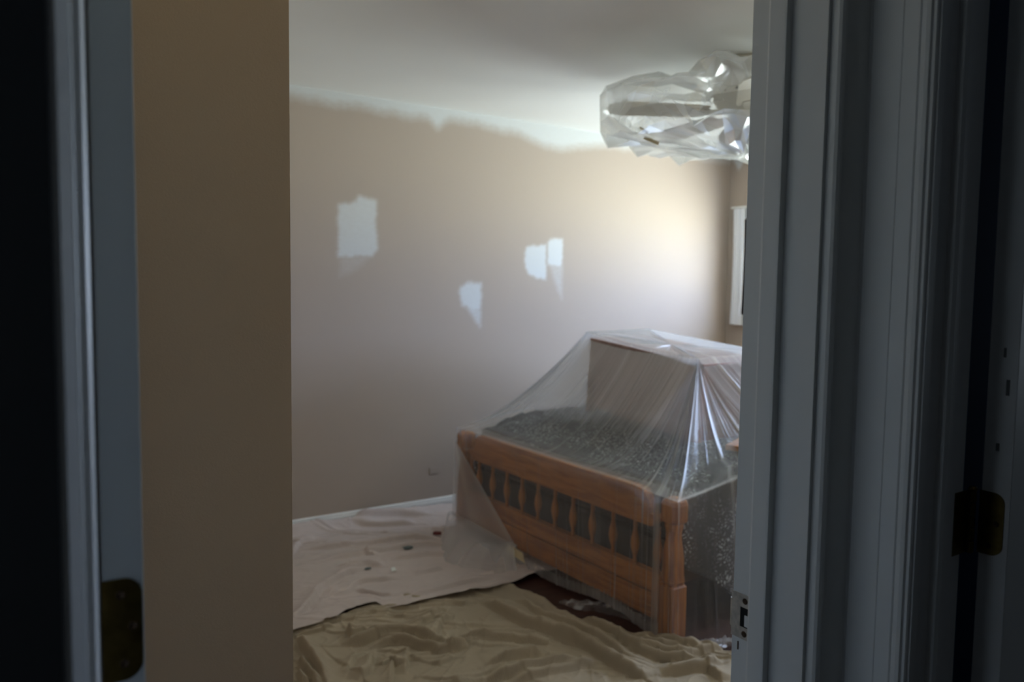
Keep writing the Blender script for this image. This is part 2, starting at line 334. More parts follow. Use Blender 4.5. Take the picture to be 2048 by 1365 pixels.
# window (just out of frame): casing, sashes, glass
gm = bpy.data.materials.new('window_glass'); gm.use_nodes = True; t = gm.node_tree; t.nodes.clear()
o_ = t.nodes.new('ShaderNodeOutputMaterial'); a_ = t.nodes.new('ShaderNodeBsdfTransparent'); b_ = t.nodes.new('ShaderNodeBsdfGlossy'); b_.inputs[1].default_value = 0; c_ = t.nodes.new('ShaderNodeMixShader'); c_.inputs[0].default_value = .06
a_.inputs[0].default_value = (.93, .96, .95, 1)
t.links.new(a_.outputs[0], c_.inputs[1]); t.links.new(b_.outputs[0], c_.inputs[2]); t.links.new(c_.outputs[0], o_.inputs[0])
for wi, (WY0, WY1) in enumerate(WINS):
    bm = BM(); cw = .085
    for b in ((WX-.018, WX, WY1, WY1+(.035 if wi == 0 else cw), WZ0-cw, WZ1+cw), (WX-.018, WX, WY0-cw, WY0, WZ0-cw, WZ1+cw), (WX-.018, WX, WY0, WY1, WZ1, WZ1+cw), (WX-.03, WX, WY0, WY1, WZ0-cw, WZ0)): box(bm, *b)
    win = struct(obj('window_%d' % (wi+1), bm, white_trim, bevel=.003), ('white window casing beside the corner', 'second window farther along the same wall')[wi])
    bm = BM()
    for y0, y1 in ((WY0, (WY0+WY1)/2-.02), ((WY0+WY1)/2+.02, WY1)):
        sw = .04
        for b in ((y0, y0+.035, WZ0, WZ1), (y1-sw, y1, WZ0, WZ1), (y0+.035, y1-sw, WZ0, WZ0+.04), (y0+.035, y1-sw, WZ1-.04, WZ1)): box(bm, WX+.03, WX+.08, *b)
    box(bm, WX+.03, WX+.10, (WY0+WY1)/2-.02, (WY0+WY1)/2+.02, WZ0, WZ1)
    obj('window_sash', bm, white_trim, win, bevel=.002)
    bm = BM(); box(bm, WX+.057, WX+.061, WY0+.03, WY1-.03, WZ0+.03, WZ1-.03); obj('pane', bm, gm, win)
# white curtain drawn to the side of the first window; only its edge shows
cm_ = bpy.data.materials.new('white_curtain_cloth'); cm_.use_nodes = True; t = cm_.node_tree; t.nodes.clear()
o_ = t.nodes.new('ShaderNodeOutputMaterial'); a_ = t.nodes.new('ShaderNodeBsdfDiffuse'); b_ = t.nodes.new('ShaderNodeBsdfTranslucent'); c_ = t.nodes.new('ShaderNodeMixShader'); c_.inputs[0].default_value = .035
a_.inputs[0].default_value = (.84, .85, .88, 1); b_.inputs[0].default_value = (.84, .85, .88, 1)
t.links.new(a_.outputs[0], c_.inputs[1]); t.links.new(b_.outputs[0], c_.inputs[2]); t.links.new(c_.outputs[0], o_.inputs[0])
V_ = []; nu, nv = 40, 16
for j in range(nv):
    for i in range(nu):
        u, v = i/(nu-1), j/(nv-1); V_.append((WX-.045+.016*math.sin(u*12+.4*math.sin(v*3)), 4.092-.11*u-.006*math.sin(v*2.6), 1.115+.885*v))
o = mesh('curtain', V_, [(j*nu+i, j*nu+i+1, (j+1)*nu+i+1, (j+1)*nu+i) for j in range(nv-1) for i in range(nu-1)], cm_, smooth=True)
tag(o, 'white curtain edge at the window by the corner', 'curtain')
bm = BM(); lathe(bm, [(.008, 0), (.008, 1.40)], 14, T((WX-.045, 4.11, 2.01)) @ rx(90)); obj('curtain_rod', bm, white_trim, o, smooth=True)
# baseboard along the long wall
bm = BM(); prof = [(0, 0), (.013, 0), (.013, .060), (.009, .070), (.007, .080), (0, .085)]
prism(bm, [(d, z) for d, z in prof], .0, 4.5, T((0, 4.174, 0)) @ rz(90) @ rx(90) @ Matrix.Scale(1, 4))
o = struct(obj('baseboard_back', bm, white_trim), 'white baseboard along the long wall')
bm = BM()
a = [bm.verts.new((0.0, 4.174-d, z)) for d, z in prof]; b = [bm.verts.new((4.8, 4.174-d, z)) for d, z in prof]
bm.faces.new(a); bm.faces.new(b[::-1])
for i in range(len(prof)): j = (i+1) % len(prof); bm.faces.new((a[j], a[i], b[i], b[j]))
bmesh.ops.recalc_face_normals(bm, faces=bm.faces); bm.to_mesh(o.data); bm.free()
bm = BM(); box(bm, 2.19, 2.26, 4.1705, 4.1745, .235, .275); obj('painted_over_outlet', bm, mat('overpainted_plate', TAN, .6), bpy.data.objects['wall_back'], bevel=.001)
# ------------------------------------------------------------------ bedroom doorway, right side: jamb, stop, casing
bm = BM(); prism(bm, [(.86, .602), (.86, .717), (.879, .717), (.879, .602)], 0, 2.05)
trim_r = struct(obj('trim_1', bm, white_trim, bevel=.0012), 'white door jamb carrying the strike plate')
bm = BM(); prism(bm, [(.860, .654), (.848, .654), (.8475, .657), (.8475, .679), (.850, .683), (.860, .683)], 0, 2.05); obj('door_stop', bm, white_trim, trim_r)
for nm, x0 in (('chip', .8599),):
    bm = BM()
    for (yy, zz, w_, h_) in ((.7005, 1.79, .003, .006), (.696, 1.795, .002, .008), (.62, 1.78, .004, .005), (.705, .885, .002, .012)): box(bm, .8594, .8606, yy, yy+w_, zz, zz+h_)
    o = obj('paint_chips', bm, screw_m, trim_r)
def casing(poly, name, label): bm = BM(); prism(bm, poly, 0, 2.1); return struct(obj(name, bm, white_trim), label)
casing([(.866, .602), (.866, .5915), (.868, .588), (.872, .586), (.876, .587), (.878, .590), (.884, .588), (.900, .584), (.915, .581), (.9185, .578), (.9225, .578), (.9235, .585), (.9235, .600)], 'trim_2', 'casing between the bedroom door and the second door')
# strike plate with lip, latch hole and two screws
bm = BM(); z0, z1 = .903, .9665
y0, y1 = .686, .7185
outer = [(y0, z0), (y1, z0), (y1, z1), (y0, z1)]
hy0, hy1, hz0, hz1 = .690, .7035, .920, .9485
def ybox(a, b, c, d): box(bm, .8588, .8602, a, b, c, d)
ybox(y0, y1, z0, hz0); ybox(y0, y1, hz1, z1); ybox(hy1, y1, hz0, hz1); ybox(y0, hy0, hz0, hz1)
prism(bm, [(.8588, .7185), (.8602, .7185), (.8625, .7215), (.866, .7235), (.866, .725), (.861, .7225)], z0+.012, z1-.012)
sp_ = obj('strike_plate', bm, brass_dull, trim_r)
bm = BM(); box(bm, .8597, .8601, hy0, hy1, hz0, hz1); obj('latch_hole', bm, black, sp_)
bm = BM(); box(bm, .8590, .8599, hy0, hy0+.006, hz0+.002, hz0+.018); obj('bare_edge', bm, white_trim, sp_)
for zz in (.911, .958):
    bm = BM(); lathe(bm, [(.0044, 0), (.0044, .0006), (.0036, .0012), (.0012, .0004)], 20, T((.8590, .6955, zz)) @ ry(-90)); obj('screw', bm, screw_m, sp_)
# ------------------------------------------------------------------ left side: casing, jamb, open bedroom door seen on its hinge edge
bm = BM(); prism(bm, [(.056, .602), (.037, .602), (.037, .717), (.056, .717)], 0, 2.05); struct(obj('trim_3', bm, white_trim, bevel=.001), 'left jamb of the bedroom doorway')
casing([(.0335, .602), (.0335, .580), (.0345, .5785), (.0375, .5785), (.0445, .5825), (.0450, .588), (.0465, .588), (.048, .590), (.0525, .5905), (.0545, .593), (.0545, .602)], 'trim_4', 'narrow white casing strip left of the bedroom doorway')
def hinge_leaf(bm, w, h, r, th, M):
    poly = [(0, -h/2)]
    for k in range(9): a_ = -math.pi/2 + k*math.pi/16; poly.append((w-r+r*math.cos(a_), -h/2+r+r*math.sin(a_)))
    for k in range(9): a_ = k*math.pi/16; poly.append((w-r+r*math.cos(a_), h/2-r+r*math.sin(a_)))
    poly.append((0, h/2)); prism(bm, poly, 0, th, M)
bm = BM(); box(bm, .0705, .1025, .7265, 1.487, .012, 2.035)
door1 = struct(obj('door_1', bm, mat('greyish_door_paint', (.44, .46, .45), .45), bevel=.0015), 'open bedroom door seen on its hinge edge')
# leaf lies in plane y = .725, facing the hall (-y)
Mh = T((.0695, .7265, 1.092)) @ Matrix(((1, 0, 0, 0), (0, 0, -1, 0), (0, 1, 0, 0), (0, 0, 0, 1)))
bm = BM(); hinge_leaf(bm, .031, .090, .015, .0015, Mh); hg = obj('hinge_leaf', bm, brass, door1)
bm = BM(); lathe(bm, [(.0035, -.047), (.0045, -.045), (.0045, .045), (.0035, .047)], 16, T((.0615, .7245, 1.092))); obj('hinge_barrel', bm, brass, door1, smooth=True)
for dx, dz in ((.0145, .031), (.0235, .002), (.0165, -.030)):
    bm = BM(); lathe(bm, [(.0038, 0), (.0038, .0004), (.003, .0012), (.0008, .0004)], 18, Mh @ T((dx, dz, .0013))); obj('screw', bm, screw_m, hg)
# ------------------------------------------------------------------ second doorway on the right hall wall
casing([(.93, .5775), (.916, .5775), (.9155, .5395), (.9165, .5385), (.9155, .5375), (.9155, .519), (.917, .517), (.9165, .5155), (.9155, .511), (.9165, .5065), (.9195, .505), (.920, .5015), (.9225, .500), (.93, .500)], 'trim_5', 'white moulded casing of the second doorway')
bm = BM(); prism(bm, [(.925, .498), (1.032, .498), (1.032, .516), (.925, .516)], 0, 2.05); tj = struct(obj('trim_6', bm, white_trim, bevel=.001), 'jamb of the second doorway')
bm = BM(); prism(bm, [(.962, .498), (.962, .489), (.968, .487), (.990, .487), (.992, .498)], 0, 2.05); obj('door_stop', bm, white_trim, tj)
bm = BM(); box(bm, 1.060, 1.82, .4535, .4885, .012, 2.035); door2 = struct(obj('door_2', bm, white_trim, bevel=.0015), 'second door standing open at the right')
Mh = T((1.060, .4895, 1.095)) @ Matrix(((0, 0, -1, 0), (-1, 0, 0, 0), (0, 1, 0, 0), (0, 0, 0, 1)))
bm = BM(); hinge_leaf(bm, .030, .082, .014, .0015, Mh); hg = obj('hinge_leaf', bm, brass, door2)
for dx, dz in ((.011, .028), (.0215, .001), (.0135, -.029)):
    bm = BM(); lathe(bm, [(.0036, 0), (.0036, .0004), (.003, .0012), (.0008, .0004)], 18, Mh @ T((dx, dz, .0013))); obj('screw', bm, screw_m, hg)
for k in range(5):
    bm = BM(); zc = 1.095 + (k-2)*.0165; lathe(bm, [(.0040, -.0077), (.0046, -.0070), (.0046, .0070), (.0040, .0077)], 16, T((1.046, .4925, zc))); obj('hinge_knuckle', bm, brass, door2, smooth=True)
bm = BM(); lathe(bm, [(.0052, 0), (.0056, .002), (.0040, .005)], 16, T((1.046, .4925, 1.1365))); obj('hinge_pin', bm, brass, door2, smooth=True)
bm = BM(); prism(bm, [(.996, .4965), (1.046, .4965), (1.046, .498), (.996, .498)], 1.054, 1.136); obj('hinge_leaf', bm, brass, tj)
bm = BM(); 
for (yy, zz, w_, h_) in ((.462, 1.262, .004, .02), (.468, 1.31, .003, .012), (.470, 1.19, .004, .010)): box(bm, 1.0592, 1.0601, yy, yy+w_, zz, zz+h_)
obj('scuff', bm, mat('grey_scuff', (.16, .16, .155), .7), door2)
# ------------------------------------------------------------------ drop cloths
def resample(pl, n):
    p_ = np.array(pl, float); s = np.r_[0, np.cumsum(np.hypot(*np.diff(p_, axis=0).T))]; q = np.linspace(0, s[-1], n)
    return np.stack([np.interp(q, s, p_[:, 0]), np.interp(q, s, p_[:, 1])], 1)
def smooth_line(pl, n=24):
    p_ = resample(pl, n)
    for _ in range(3): p_[1:-1] = .25*p_[:-2]+.5*p_[1:-1]+.25*p_[2:]
    return p_
def fold_height(X, Y, line, A, w, e, taper=True, ns=24):
    """one fold: rises sharply at the crease on the camera side, eases off behind it"""
    p_ = smooth_line(line, ns); best = np.full(X.shape, 1e9); sd = np.zeros(X.shape); tt = np.zeros(X.shape)
    L_ = len(p_)-1
    for i in range(L_):
        a, b = p_[i], p_[i+1]; ex, ey = b-a; l2 = ex*ex+ey*ey+1e-12; u = np.clip(((X-a[0])*ex+(Y-a[1])*ey)/l2, 0, 1)
        dx, dy = X-a[0]-u*ex, Y-a[1]-u*ey; d = np.hypot(dx, dy)
        # positive side = away from the camera
        nx, ny = -ey, ex
        if nx*a[0]+ny*a[1] < 0: nx, ny = -nx, -ny
        s_ = np.sign(dx*nx+dy*ny); m_ = d < best; best = np.where(m_, d, best); sd = np.where(m_, s_*d, sd); tt = np.where(m_, (i+u)/L_, tt)
    env = np.clip(np.sin(np.pi*np.clip(tt*.94+.03, 0, 1))*1.8, 0, 1) if taper else 1
    h = np.where(sd > 0, (1-np.exp(-sd/e))*np.exp(-(sd/w)**1.3), -.22*np.exp(sd/(e*1.6))*(1-np.exp(sd/(e*.6))))
    return A*h*env
def fbm(X, Y, seed, f, stretch=(1, 1), ang=0.):
    r = np.random.default_rng(seed); s = np.zeros_like(X); ca, sa = math.cos(ang), math.sin(ang); U, V = (X*ca+Y*sa)/stretch[0], (-X*sa+Y*ca)/stretch[1]
    for k in range(26):
        th = r.uniform(0, 6.28); q = f*r.uniform(.5, 2.2); s += np.sin((U*math.cos(th)+V*math.sin(th))*q*6.28+r.uniform(0, 6.28)+1.2*np.sin(U*q*2+r.uniform(0, 6.28)))*(f/q)**.8
    return s/7
def drop_cloth(name, label, far, near, nu, nv, folds, base, amp, m, seed, edge_roll, ang, lift=None, dirs=(-.6,)):
    F, N = resample(far, nu), resample(near, nu); v = np.linspace(0, 1, nv)[:, None]
    X = F[:, 0][None]*(1-v)+N[:, 0][None]*v; Y = F[:, 1][None]*(1-v)+N[:, 1][None]*v
    Z = base + .006 + amp*(fbm(X, Y, seed, 2.2, (2.2, 1), ang)*.8+fbm(X, Y, seed+1, 7, (2.5, 1), ang)*.42+fbm(X, Y, seed+2, 18, (2, 1), ang)*.08)
    rg = 1-np.abs(fbm(X, Y, seed+7, 3.2, (2.6, 1), ang)); rg2 = 1-np.abs(fbm(X, Y, seed+8, 7.5, (2.2, 1), ang+.5))
    Z += amp*(.55*np.clip(rg, 0, 1)**6+.45*np.clip(rg2, 0, 1)**6)
    rr = np.random.default_rng(seed+20)
    for q in range(46):                                            # lesser creases running the way the cloth was dragged
        i_, j_ = rr.integers(0, nv), rr.integers(0, nu); cx_, cy_ = X[i_, j_], Y[i_, j_]
        if math.hypot(cx_-1.6, cy_-2.6) > 1.5: continue
        th = dirs[q % len(dirs)]+rr.normal(0, .22); ll = rr.uniform(.12, .38); cv = rr.normal(0, .12)
        ln = [(cx_+t_*ll*math.cos(th)-cv*t_*t_*ll*math.sin(th), cy_+t_*ll*math.sin(th)+cv*t_*t_*ll*math.cos(th)) for t_ in (-1, -.5, 0, .5, 1)]
        Z = Z + fold_height(X, Y, ln, rr.uniform(.006, .015), rr.uniform(.018, .045), .003, ns=8)
    for f in folds:
        line, A, w, e = f; Z = Z + fold_height(X, Y, line, A, w, e)
    vd = v*np.ones_like(X)
    if edge_roll: Z += .010*np.exp(-((vd-.012)/.02)**2)
    if lift is not None: Z = lift(X, Y, Z, vd)
    Z = np.maximum(Z, base+.002)
    vv = np.stack([X.ravel(), Y.ravel(), Z.ravel()], 1); fs = []
    idx = np.arange(nu*nv).reshape(nv, nu)
    a, b, c, d = idx[:-1, :-1], idx[:-1, 1:], idx[1:, 1:], idx[1:, :-1]
    fs = np.stack([a, d, c, b], -1).reshape(-1, 4).tolist()
    o = mesh(name, vv, fs, m, smooth=True); return tag(o, label, 'drop cloth', None)
NF = [(l, .034, .06, .005) for l in NEAR_FOLDS]
for i, (A, w, e) in {5: (.045, .10, .007), 1: (.040, .07, .006), 2: (.035, .045, .005), 0: (.02, .03, .005), 14: (.05, .05, .008), 15: (.04, .04, .007), 16: (.03, .03, .006), 18: (.045, .09, .007), 19: (.032, .05, .006), 20: (.04, .05, .006),
                     21: (.04, .05, .006), 22: (.035, .045, .006), 23: (.045, .05, .008), 6: (.02, .03, .006), 7: (.028, .03, .005), 8: (.028, .03, .005), 9: (.02, .03, .005), 11: (.015, .04, .006), 12: (.022, .07, .007), 13: (.028, .08, .007), 26: (.028, .08, .008)}.items(): NF[i] = (NEAR_FOLDS[i], A*1.25, w*.9, e*.8)
drop_cloth('drop_cloth', 'olive tan drop cloth heaped in folds across the near floor', NEAR_EDGE[0], NEAR_LOW[0], 420, 240, NF, .002, .010, near_cloth_m, 41, True, .3, dirs=(-.75, -.3, -1.15, -.6))
FF = [(l, .026, .05, .005) for l in FAR_FOLDS]
for i, (A, w, e) in {0: (.030, .05, .008), 1: (.024, .05, .008), 4: (.022, .06, .007), 5: (.022, .05, .006), 8: (.028, .05, .006), 9: (.020, .06, .006), 3: (.022, .05, .006)}.items(): FF[i] = (FAR_FOLDS[i], A*1.45, w, e)
def far_lift(X, Y, Z, V):
    Z = Z + .022*np.clip((V-.86)/.06, 0, 1)                      # rides over the nearer cloth
    return Z + (.045+.012*np.sin(X*5+1))*np.exp(-((Y-4.16)/.045)**2)*np.clip((2.6-X)/.5, .25, 1)   # climbs a little against the baseboard
far_top = [(.30, 4.155), (1.0, 4.155), (1.6, 4.156), (2.2, 4.156), (2.9, 4.156), (3.4, 4.156)]
far_low = [(.10, 2.60), (.60, 2.86)] + FAR_EDGE[0] + [(2.60, 2.98), (3.3, 3.2)]
drop_cloth('drop_cloth', 'pinkish beige paint-spotted drop cloth spread along the baseboard', far_top, far_low, 440, 230, FF, .004, .007, far_cloth_m, 77, False, -.5, far_lift, dirs=(-.5, -.65, -.35, .3))
# small litter on the far cloth
def blob(name, label, cat, x, y, z, sx, sy, sz, m, seed, parent=None, sub=2):
    bm = BM(); bmesh.ops.create_icosphere(bm, subdivisions=sub, radius=1); r = np.random.default_rng(seed)
    for v_ in bm.verts:
        q = 1+.35*noise.noise(v_.co*1.7+Vector((seed, 0, 0))); v_.co = Vector((x+v_.co.x*sx*q, y+v_.co.y*sy*q, z+v_.co.z*sz*q))
    return tag(obj(name, bm, m, parent, smooth=True), label, cat)
red_m = mat('dark_red_plastic', (.16, .018, .012), .5); teal_m = mat('dried_grey_blue_paint', (.12, .155, .16), .6); chip_m = mat('white_chip', (.72, .76, .74), .6)
bm = BM(); prism(bm, [(-.022, -.008), (.010, -.012), (.024, -.003), (.014, .010), (-.014, .012)], 0, .014, T((1.985, 3.690, .030)) @ rz(-30)); tag(obj('rag_scrap', bm, red_m, bevel=.003), 'small dark red scrap on the pale cloth near the bed', 'scrap')
blob('paint_spot', 'grey-blue dried paint spot on the pale cloth', 'paint spot', 1.765, 3.60, .022, .032, .020, .007, teal_m, 3)
blob('paint_spot', 'small green-grey dried paint spot left of the white chip', 'paint spot', 1.47, 3.43, .022, .018, .010, .005, teal_m, 5)
bm = BM(); prism(bm, [(-.012, -.012), (.011, -.010), (.010, .013), (-.011, .011)], 0, .004, T((1.562, 3.340, .026)) @ rx(22)); tag(obj('paper_chip', bm, chip_m), 'small square white chip lying on the pale cloth', 'scrap')
# ------------------------------------------------------------------ bed
bed = root('bed', 'golden oak bed with spindled footboard, under clear plastic', 'bed', (3.3, 2.92, 0))
def B(name, bm, m, parent=bed, **k):
    o = obj(name, bm, m, None, **k)
    o.parent = parent
    if parent is bed: o.matrix_parent_inverse = T(bed.location).inverted()
    return o
FX0, FX1 = 2.165, 2.205
def post(yc):
    bm = BM(); h = .0425
    secs = [(0, 1), (.230, 1), (.236, .84), (.243, .84), (.250, .97), (.27, .90), (.30, .86), (.33, .86), (.37, .78), (.41, .64), (.445, .62), (.466, .74), (.472, .74), (.479, .74), (.488, 1.0), (.50, 1.04), (.553, 1.04), (.568, .92), (.578, .55)]
    rings = []
    for z, k in secs:
        a = h*k; c = a*.62; p8 = [(a, -c), (a, c), (c, a), (-c, a), (-a, c), (-a, -c), (-c, -a), (c, -a)] if not z < .24 else [(a, -a*.82), (a, a*.82), (a*.82, a), (-a*.82, a), (-a, a*.82), (-a, -a*.82), (-a*.82, -a), (a*.82, -a)]
        rings.append([bm.verts.new((2.185+x, yc+y, z)) for x, y in p8])
    for A_, B_ in zip(rings, rings[1:]):
        for i in range(8): bm.faces.new((A_[i], A_[(i+1) % 8], B_[(i+1) % 8], B_[i]))
    bm.faces.new(rings[0][::-1]); bm.faces.new(rings[-1])
    return B('post', bm, oak_v)
post(2.122); post(3.722)
def rail(name, pts, x0, x1, parent=bed, m=oak, bevel=.004):
    bm = BM(); a = [bm.verts.new((x0, y, z)) for y, z in pts]; b = [bm.verts.new((x1, y, z)) for y, z in pts]
    bm.faces.new(a); bm.faces.new(b[::-1])
    for i in range(len(pts)): j = (i+1) % len(pts); bm.faces.new((a[j], a[i], b[i], b[j]))
    return B(name, bm, m, parent, bevel=bevel)
def shoulder(yo, yi, z0, z1, n=7):   # curved shoulder from the post up to the rail's full height
    return [(yo+(yi-yo)*(1-math.cos(k*math.pi/2/n)), z0+(z1-z0)*math.sin(k*math.pi/2/n)) for k in range(n+1)]
top = [(2.155, .44), (2.155, .535)] + shoulder(2.205, 2.30, .540, .582) + shoulder(3.645, 3.55, .540, .582)[::-1] + [(3.695, .535), (3.695, .44)]
top = [(2.155, .478), (2.155, .485)] + shoulder(2.238, 2.306, .49, .582) + shoulder(3.612, 3.544, .49, .582)[::-1] + [(3.695, .485), (3.695, .478), (3.66, .47), (3.645, .46), (3.62, .438), (2.23, .438), (2.205, .46), (2.19, .47)]
rail('top_rail', top, FX0, FX1)
rail('middle_rail', [(2.155, .176), (2.155, .253), (3.695, .253), (3.695, .176)], FX0+.002, FX1-.002)
rail('lower_panel', [(2.155, .070), (2.155, .169), (3.695, .169), (3.695, .070)], FX0, FX1)
bm = BM(); box(bm, FX0+.010, FX1-.010, 2.155, 3.695, .165, .180); B('groove_strip', bm, mat('dark_groove', (.03, .015, .008), .8))
sp_prof = [(.011, 0), (.012, .012), (.009, .022), (.011, .035), (.019, .060), (.023, .080), (.020, .105), (.013, .130), (.010, .150), (.012, .165), (.010, .172), (.012, .187)]
sm = None
for y in [2.205] + [2.339+.1379*k for k in range(10)] + [3.66]:
    bm = BM(); lathe(bm, [(r_*.86, z_) for r_, z_ in sp_prof], 16, T((2.185, y, .252)))
    if sm is None: sm = B('spindle', bm, oak_v, smooth=True)
    else:
        bm.free(); c = sm.copy(); C.objects.link(c); c.location = (sm.location.x, sm.location.y + y - 2.205, sm.location.z); c.parent = bed; c.matrix_parent_inverse = sm.matrix_parent_inverse
bm = BM(); box(bm, 2.22, 4.40, 2.165, 2.185, .20, .32); B('side_rail', bm, screw_m, bevel=.003)
bm = BM(); box(bm, 2.22, 4.40, 3.680, 3.700, .20, .32); B('side_rail', bm, screw_m, bevel=.003)
rail('headboard', [(2.08, .0), (2.08, .92), (2.30, 1.0), (2.92, 1.03), (3.55, 1.0), (3.77, .92), (3.77, .0)], 4.40, 4.435)
bm = BM(); box(bm, 2.24, 4.39, 2.19, 3.68, .18, .36); B('box_spring', bm, mattress_m, bevel=.02)
bm = BM(); box(bm, 2.25, 4.39, 2.18, 3.69, .365, .60); mt = tag(obj('mattress', bm, mattress_m, bevel=.04, seg=3), 'dark mattress on the oak bed frame', 'mattress')
# comforter: top sheet with rounded rim and a near side drop whose hem lowers toward the head
nx_, ny_ = 150, 170; V_ = []; 
for j in range(ny_):
    q = j/(ny_-1)
    for i in range(nx_):
        u = i/(nx_-1); x = 2.245 + 2.13*u
        hem = .40 - 1.25*max(0, min(1, (x-2.27)/.35))*.30; hem = max(.04, hem) if x > 2.27 else .42
        L_near, L_top = .655-hem, 1.54; tot = .30+L_top+L_near; s = q*tot
        if s < .30: y, z = 3.715 + .02*math.sin(x*9)*(1-s/.3), .655-(.30-s)*.9
        elif s < .30+L_top: y, z = 3.70-(s-.30), .655
        else: y, z = 2.15 - .018 - .02*math.sin(x*13+1)*min(1, (s-.3-L_top)*4), .655-(s-.30-L_top)
        fx = min(1, (x-2.245)/.12); dy = min(abs(y-2.15), abs(y-3.70)) if .30 <= s < .30+L_top else 0
        if .30 <= s < .30+L_top: z += -.085*(1-min(1, (x-2.245)/.42))**1.5 - .05*math.exp(-((x-2.245)/.12)**2)*math.exp(-dy/.06) - .035*math.exp(-dy/.03) + .012*noise.noise(Vector((x*5, y*5, 3))) + .028*math.sin(min(1, (x-2.245)/.5)*math.pi/2)*0
        else: z += -.085*(1-min(1, (x-2.245)/.42))**1.5 - .05*math.exp(-((x-2.245)/.12)**2)
        V_.append((x, y, z))
F_ = [(j*nx_+i, j*nx_+i+1, (j+1)*nx_+i+1, (j+1)*nx_+i) for j in range(ny_-1) for i in range(nx_-1)]
o = mesh('comforter', V_, F_, comf_m, smooth=True); tag(o, 'charcoal comforter with pale speckled print spread over the bed', 'comforter')
sd_ = o.modifiers.new('s', 'SOLIDIFY'); sd_.thickness = .012; sd_.offset = -1
# ------------------------------------------------------------------ wooden chest standing on the bed
ch = root('wooden_chest', 'dark reddish-brown wooden chest standing on the bed under plastic', 'chest', (2.72, 2.93, .672))
ch.rotation_euler = (math.radians(5.0), 0, 0)
def Cx(name, x0, x1, y0, y1, z0, z1, m=dark_oak, bevel=.004, par=None):
    bm = BM(); box(bm, x0, x1, y0, y1, z0, z1); o = obj(name, bm, m, par or ch, bevel=bevel); return o
HY, DX, HZ = .41, .46, .385; post_m = wood('red_brown_post', (.20, .07, .045), (.30, .11, .07), (40, 40, 5))
for xx in (0, DX-.045):
    for yy in (-HY, HY-.045): Cx('corner_post', xx, xx+.045, yy, yy+.045, 0, HZ, post_m)
Cx('front_panel', .008, .02, -HY+.045, HY-.045, .03, HZ, mat('faded_rose_panel', (.42, .22, .20), .6, var=.1, vscale=4))
Cx('back_panel', DX-.02, DX-.008, -HY+.045, HY-.045, .03, HZ)
Cx('side_panel', .045, DX-.045, -HY+.008, -HY+.02, .03, HZ); Cx('side_panel', .045, DX-.045, HY-.02, HY-.008, .03, HZ)
Cx('lid', -.002, DX+.002, -HY-.002, HY+.002, HZ, HZ+.022, wood('worn_brown_lid', (.28, .18, .165), (.38, .26, .235), (4, 12, 12)))
# loose board whose corner pokes out by the doorway
bm = BM(); prism(bm, [(0, 0), (.45, .18), (.56, -.10), (.11, -.28)], 0, .022, T((2.640, 2.272, .690)) @ ry(-1)); tag(obj('wooden_board', bm, plank_m, bevel=.002), 'light brown board corner sticking out beside the door jamb', 'board')
# ------------------------------------------------------------------ plastic film tented over bed and chest
Lp, Np, Rp, Bp = map(np.array, ((2.74, 3.36, 1.128), (2.705, 2.505, 1.052), (3.20, 2.50, 1.065), (3.20, 3.37, 1.135)))
def lerp(a, b, t): return np.array(a)*(1-t)+np.array(b)*t
ST = [  # ring 1 (chest), ring 2 (bed rim), ring 3 (hem), columns, sag of tent, sag of ring1 edge
 (Lp, (2.138, 3.762, .597), (2.13, 3.765, .02), 70), (Lp, (2.135, 3.66, .600), (2.115, 3.55, .03), 90),
 (lerp(Lp, Np, .22), (2.140, 3.35, .600), (2.11, 3.20, .02), 150), (lerp(Lp, Np, .42), (2.140, 2.98, .599), (2.11, 2.90, .025), 150),
 (lerp(Lp, Np, .92), (2.140, 2.62, .598), (2.11, 2.56, .055), 130), (Np, (2.140, 2.33, .596), (2.11, 2.30, .055), 110), (Np, (2.120, 2.17, .590), (2.115, 2.165, .035), 110),
 (Np, (2.135, 2.065, .580), (2.15, 2.065, .012), 90), (Np, (2.30, 2.085, .590), (2.24, 1.99, .006), 120), (Np, (2.62, 2.095, .640), (2.55, 1.95, .006), 100), (Np, (3.0, 2.095, .655), (2.95, 1.95, .006), 90),
 (lerp(Np, Rp, .5), (3.4, 2.09, .66), (3.4, 1.95, .006), 60), (Rp, (4.1, 2.08, .67), (4.1, 1.95, .006), 30), (Rp, (4.37, 2.2, .98), (4.39, 2.2, .80), 30), (Bp, (4.37, 3.6, .98), (4.39, 3.6, .80), 30),
 (Bp, (4.1, 3.78, .67), (4.1, 3.93, .006), 60), (lerp(Bp, Lp, .5), (3.2, 3.76, .66), (3.2, 3.84, .006), 60), (Lp, (2.6, 3.765, .66), (2.6, 3.80, .006), 60)]
cols, ridx = [], []
for k in range(len(ST)):
    a, b = ST[k], ST[(k+1) % len(ST)]; n_ = a[3]
    for i in range(n_):
        t_ = i/n_; r1 = lerp(a[0], b[0], t_); e_ = 4*t_*(1-t_)
        cols.append((r1, lerp(a[1], b[1], t_), lerp(a[2], b[2], t_))); ridx.append(k+t_)
NC = len(cols); R1, R2, R3 = (np.array([c[i] for c in cols]) for i in range(3)); K = np.array(ridx)
def circ_smooth(A, n, keep=None):
    for _ in range(n): A = .25*np.roll(A, 1, 0)+.5*A+.25*np.roll(A, -1, 0)
    return A
R2 = circ_smooth(R2, 60); R3 = circ_smooth(R3, 200)
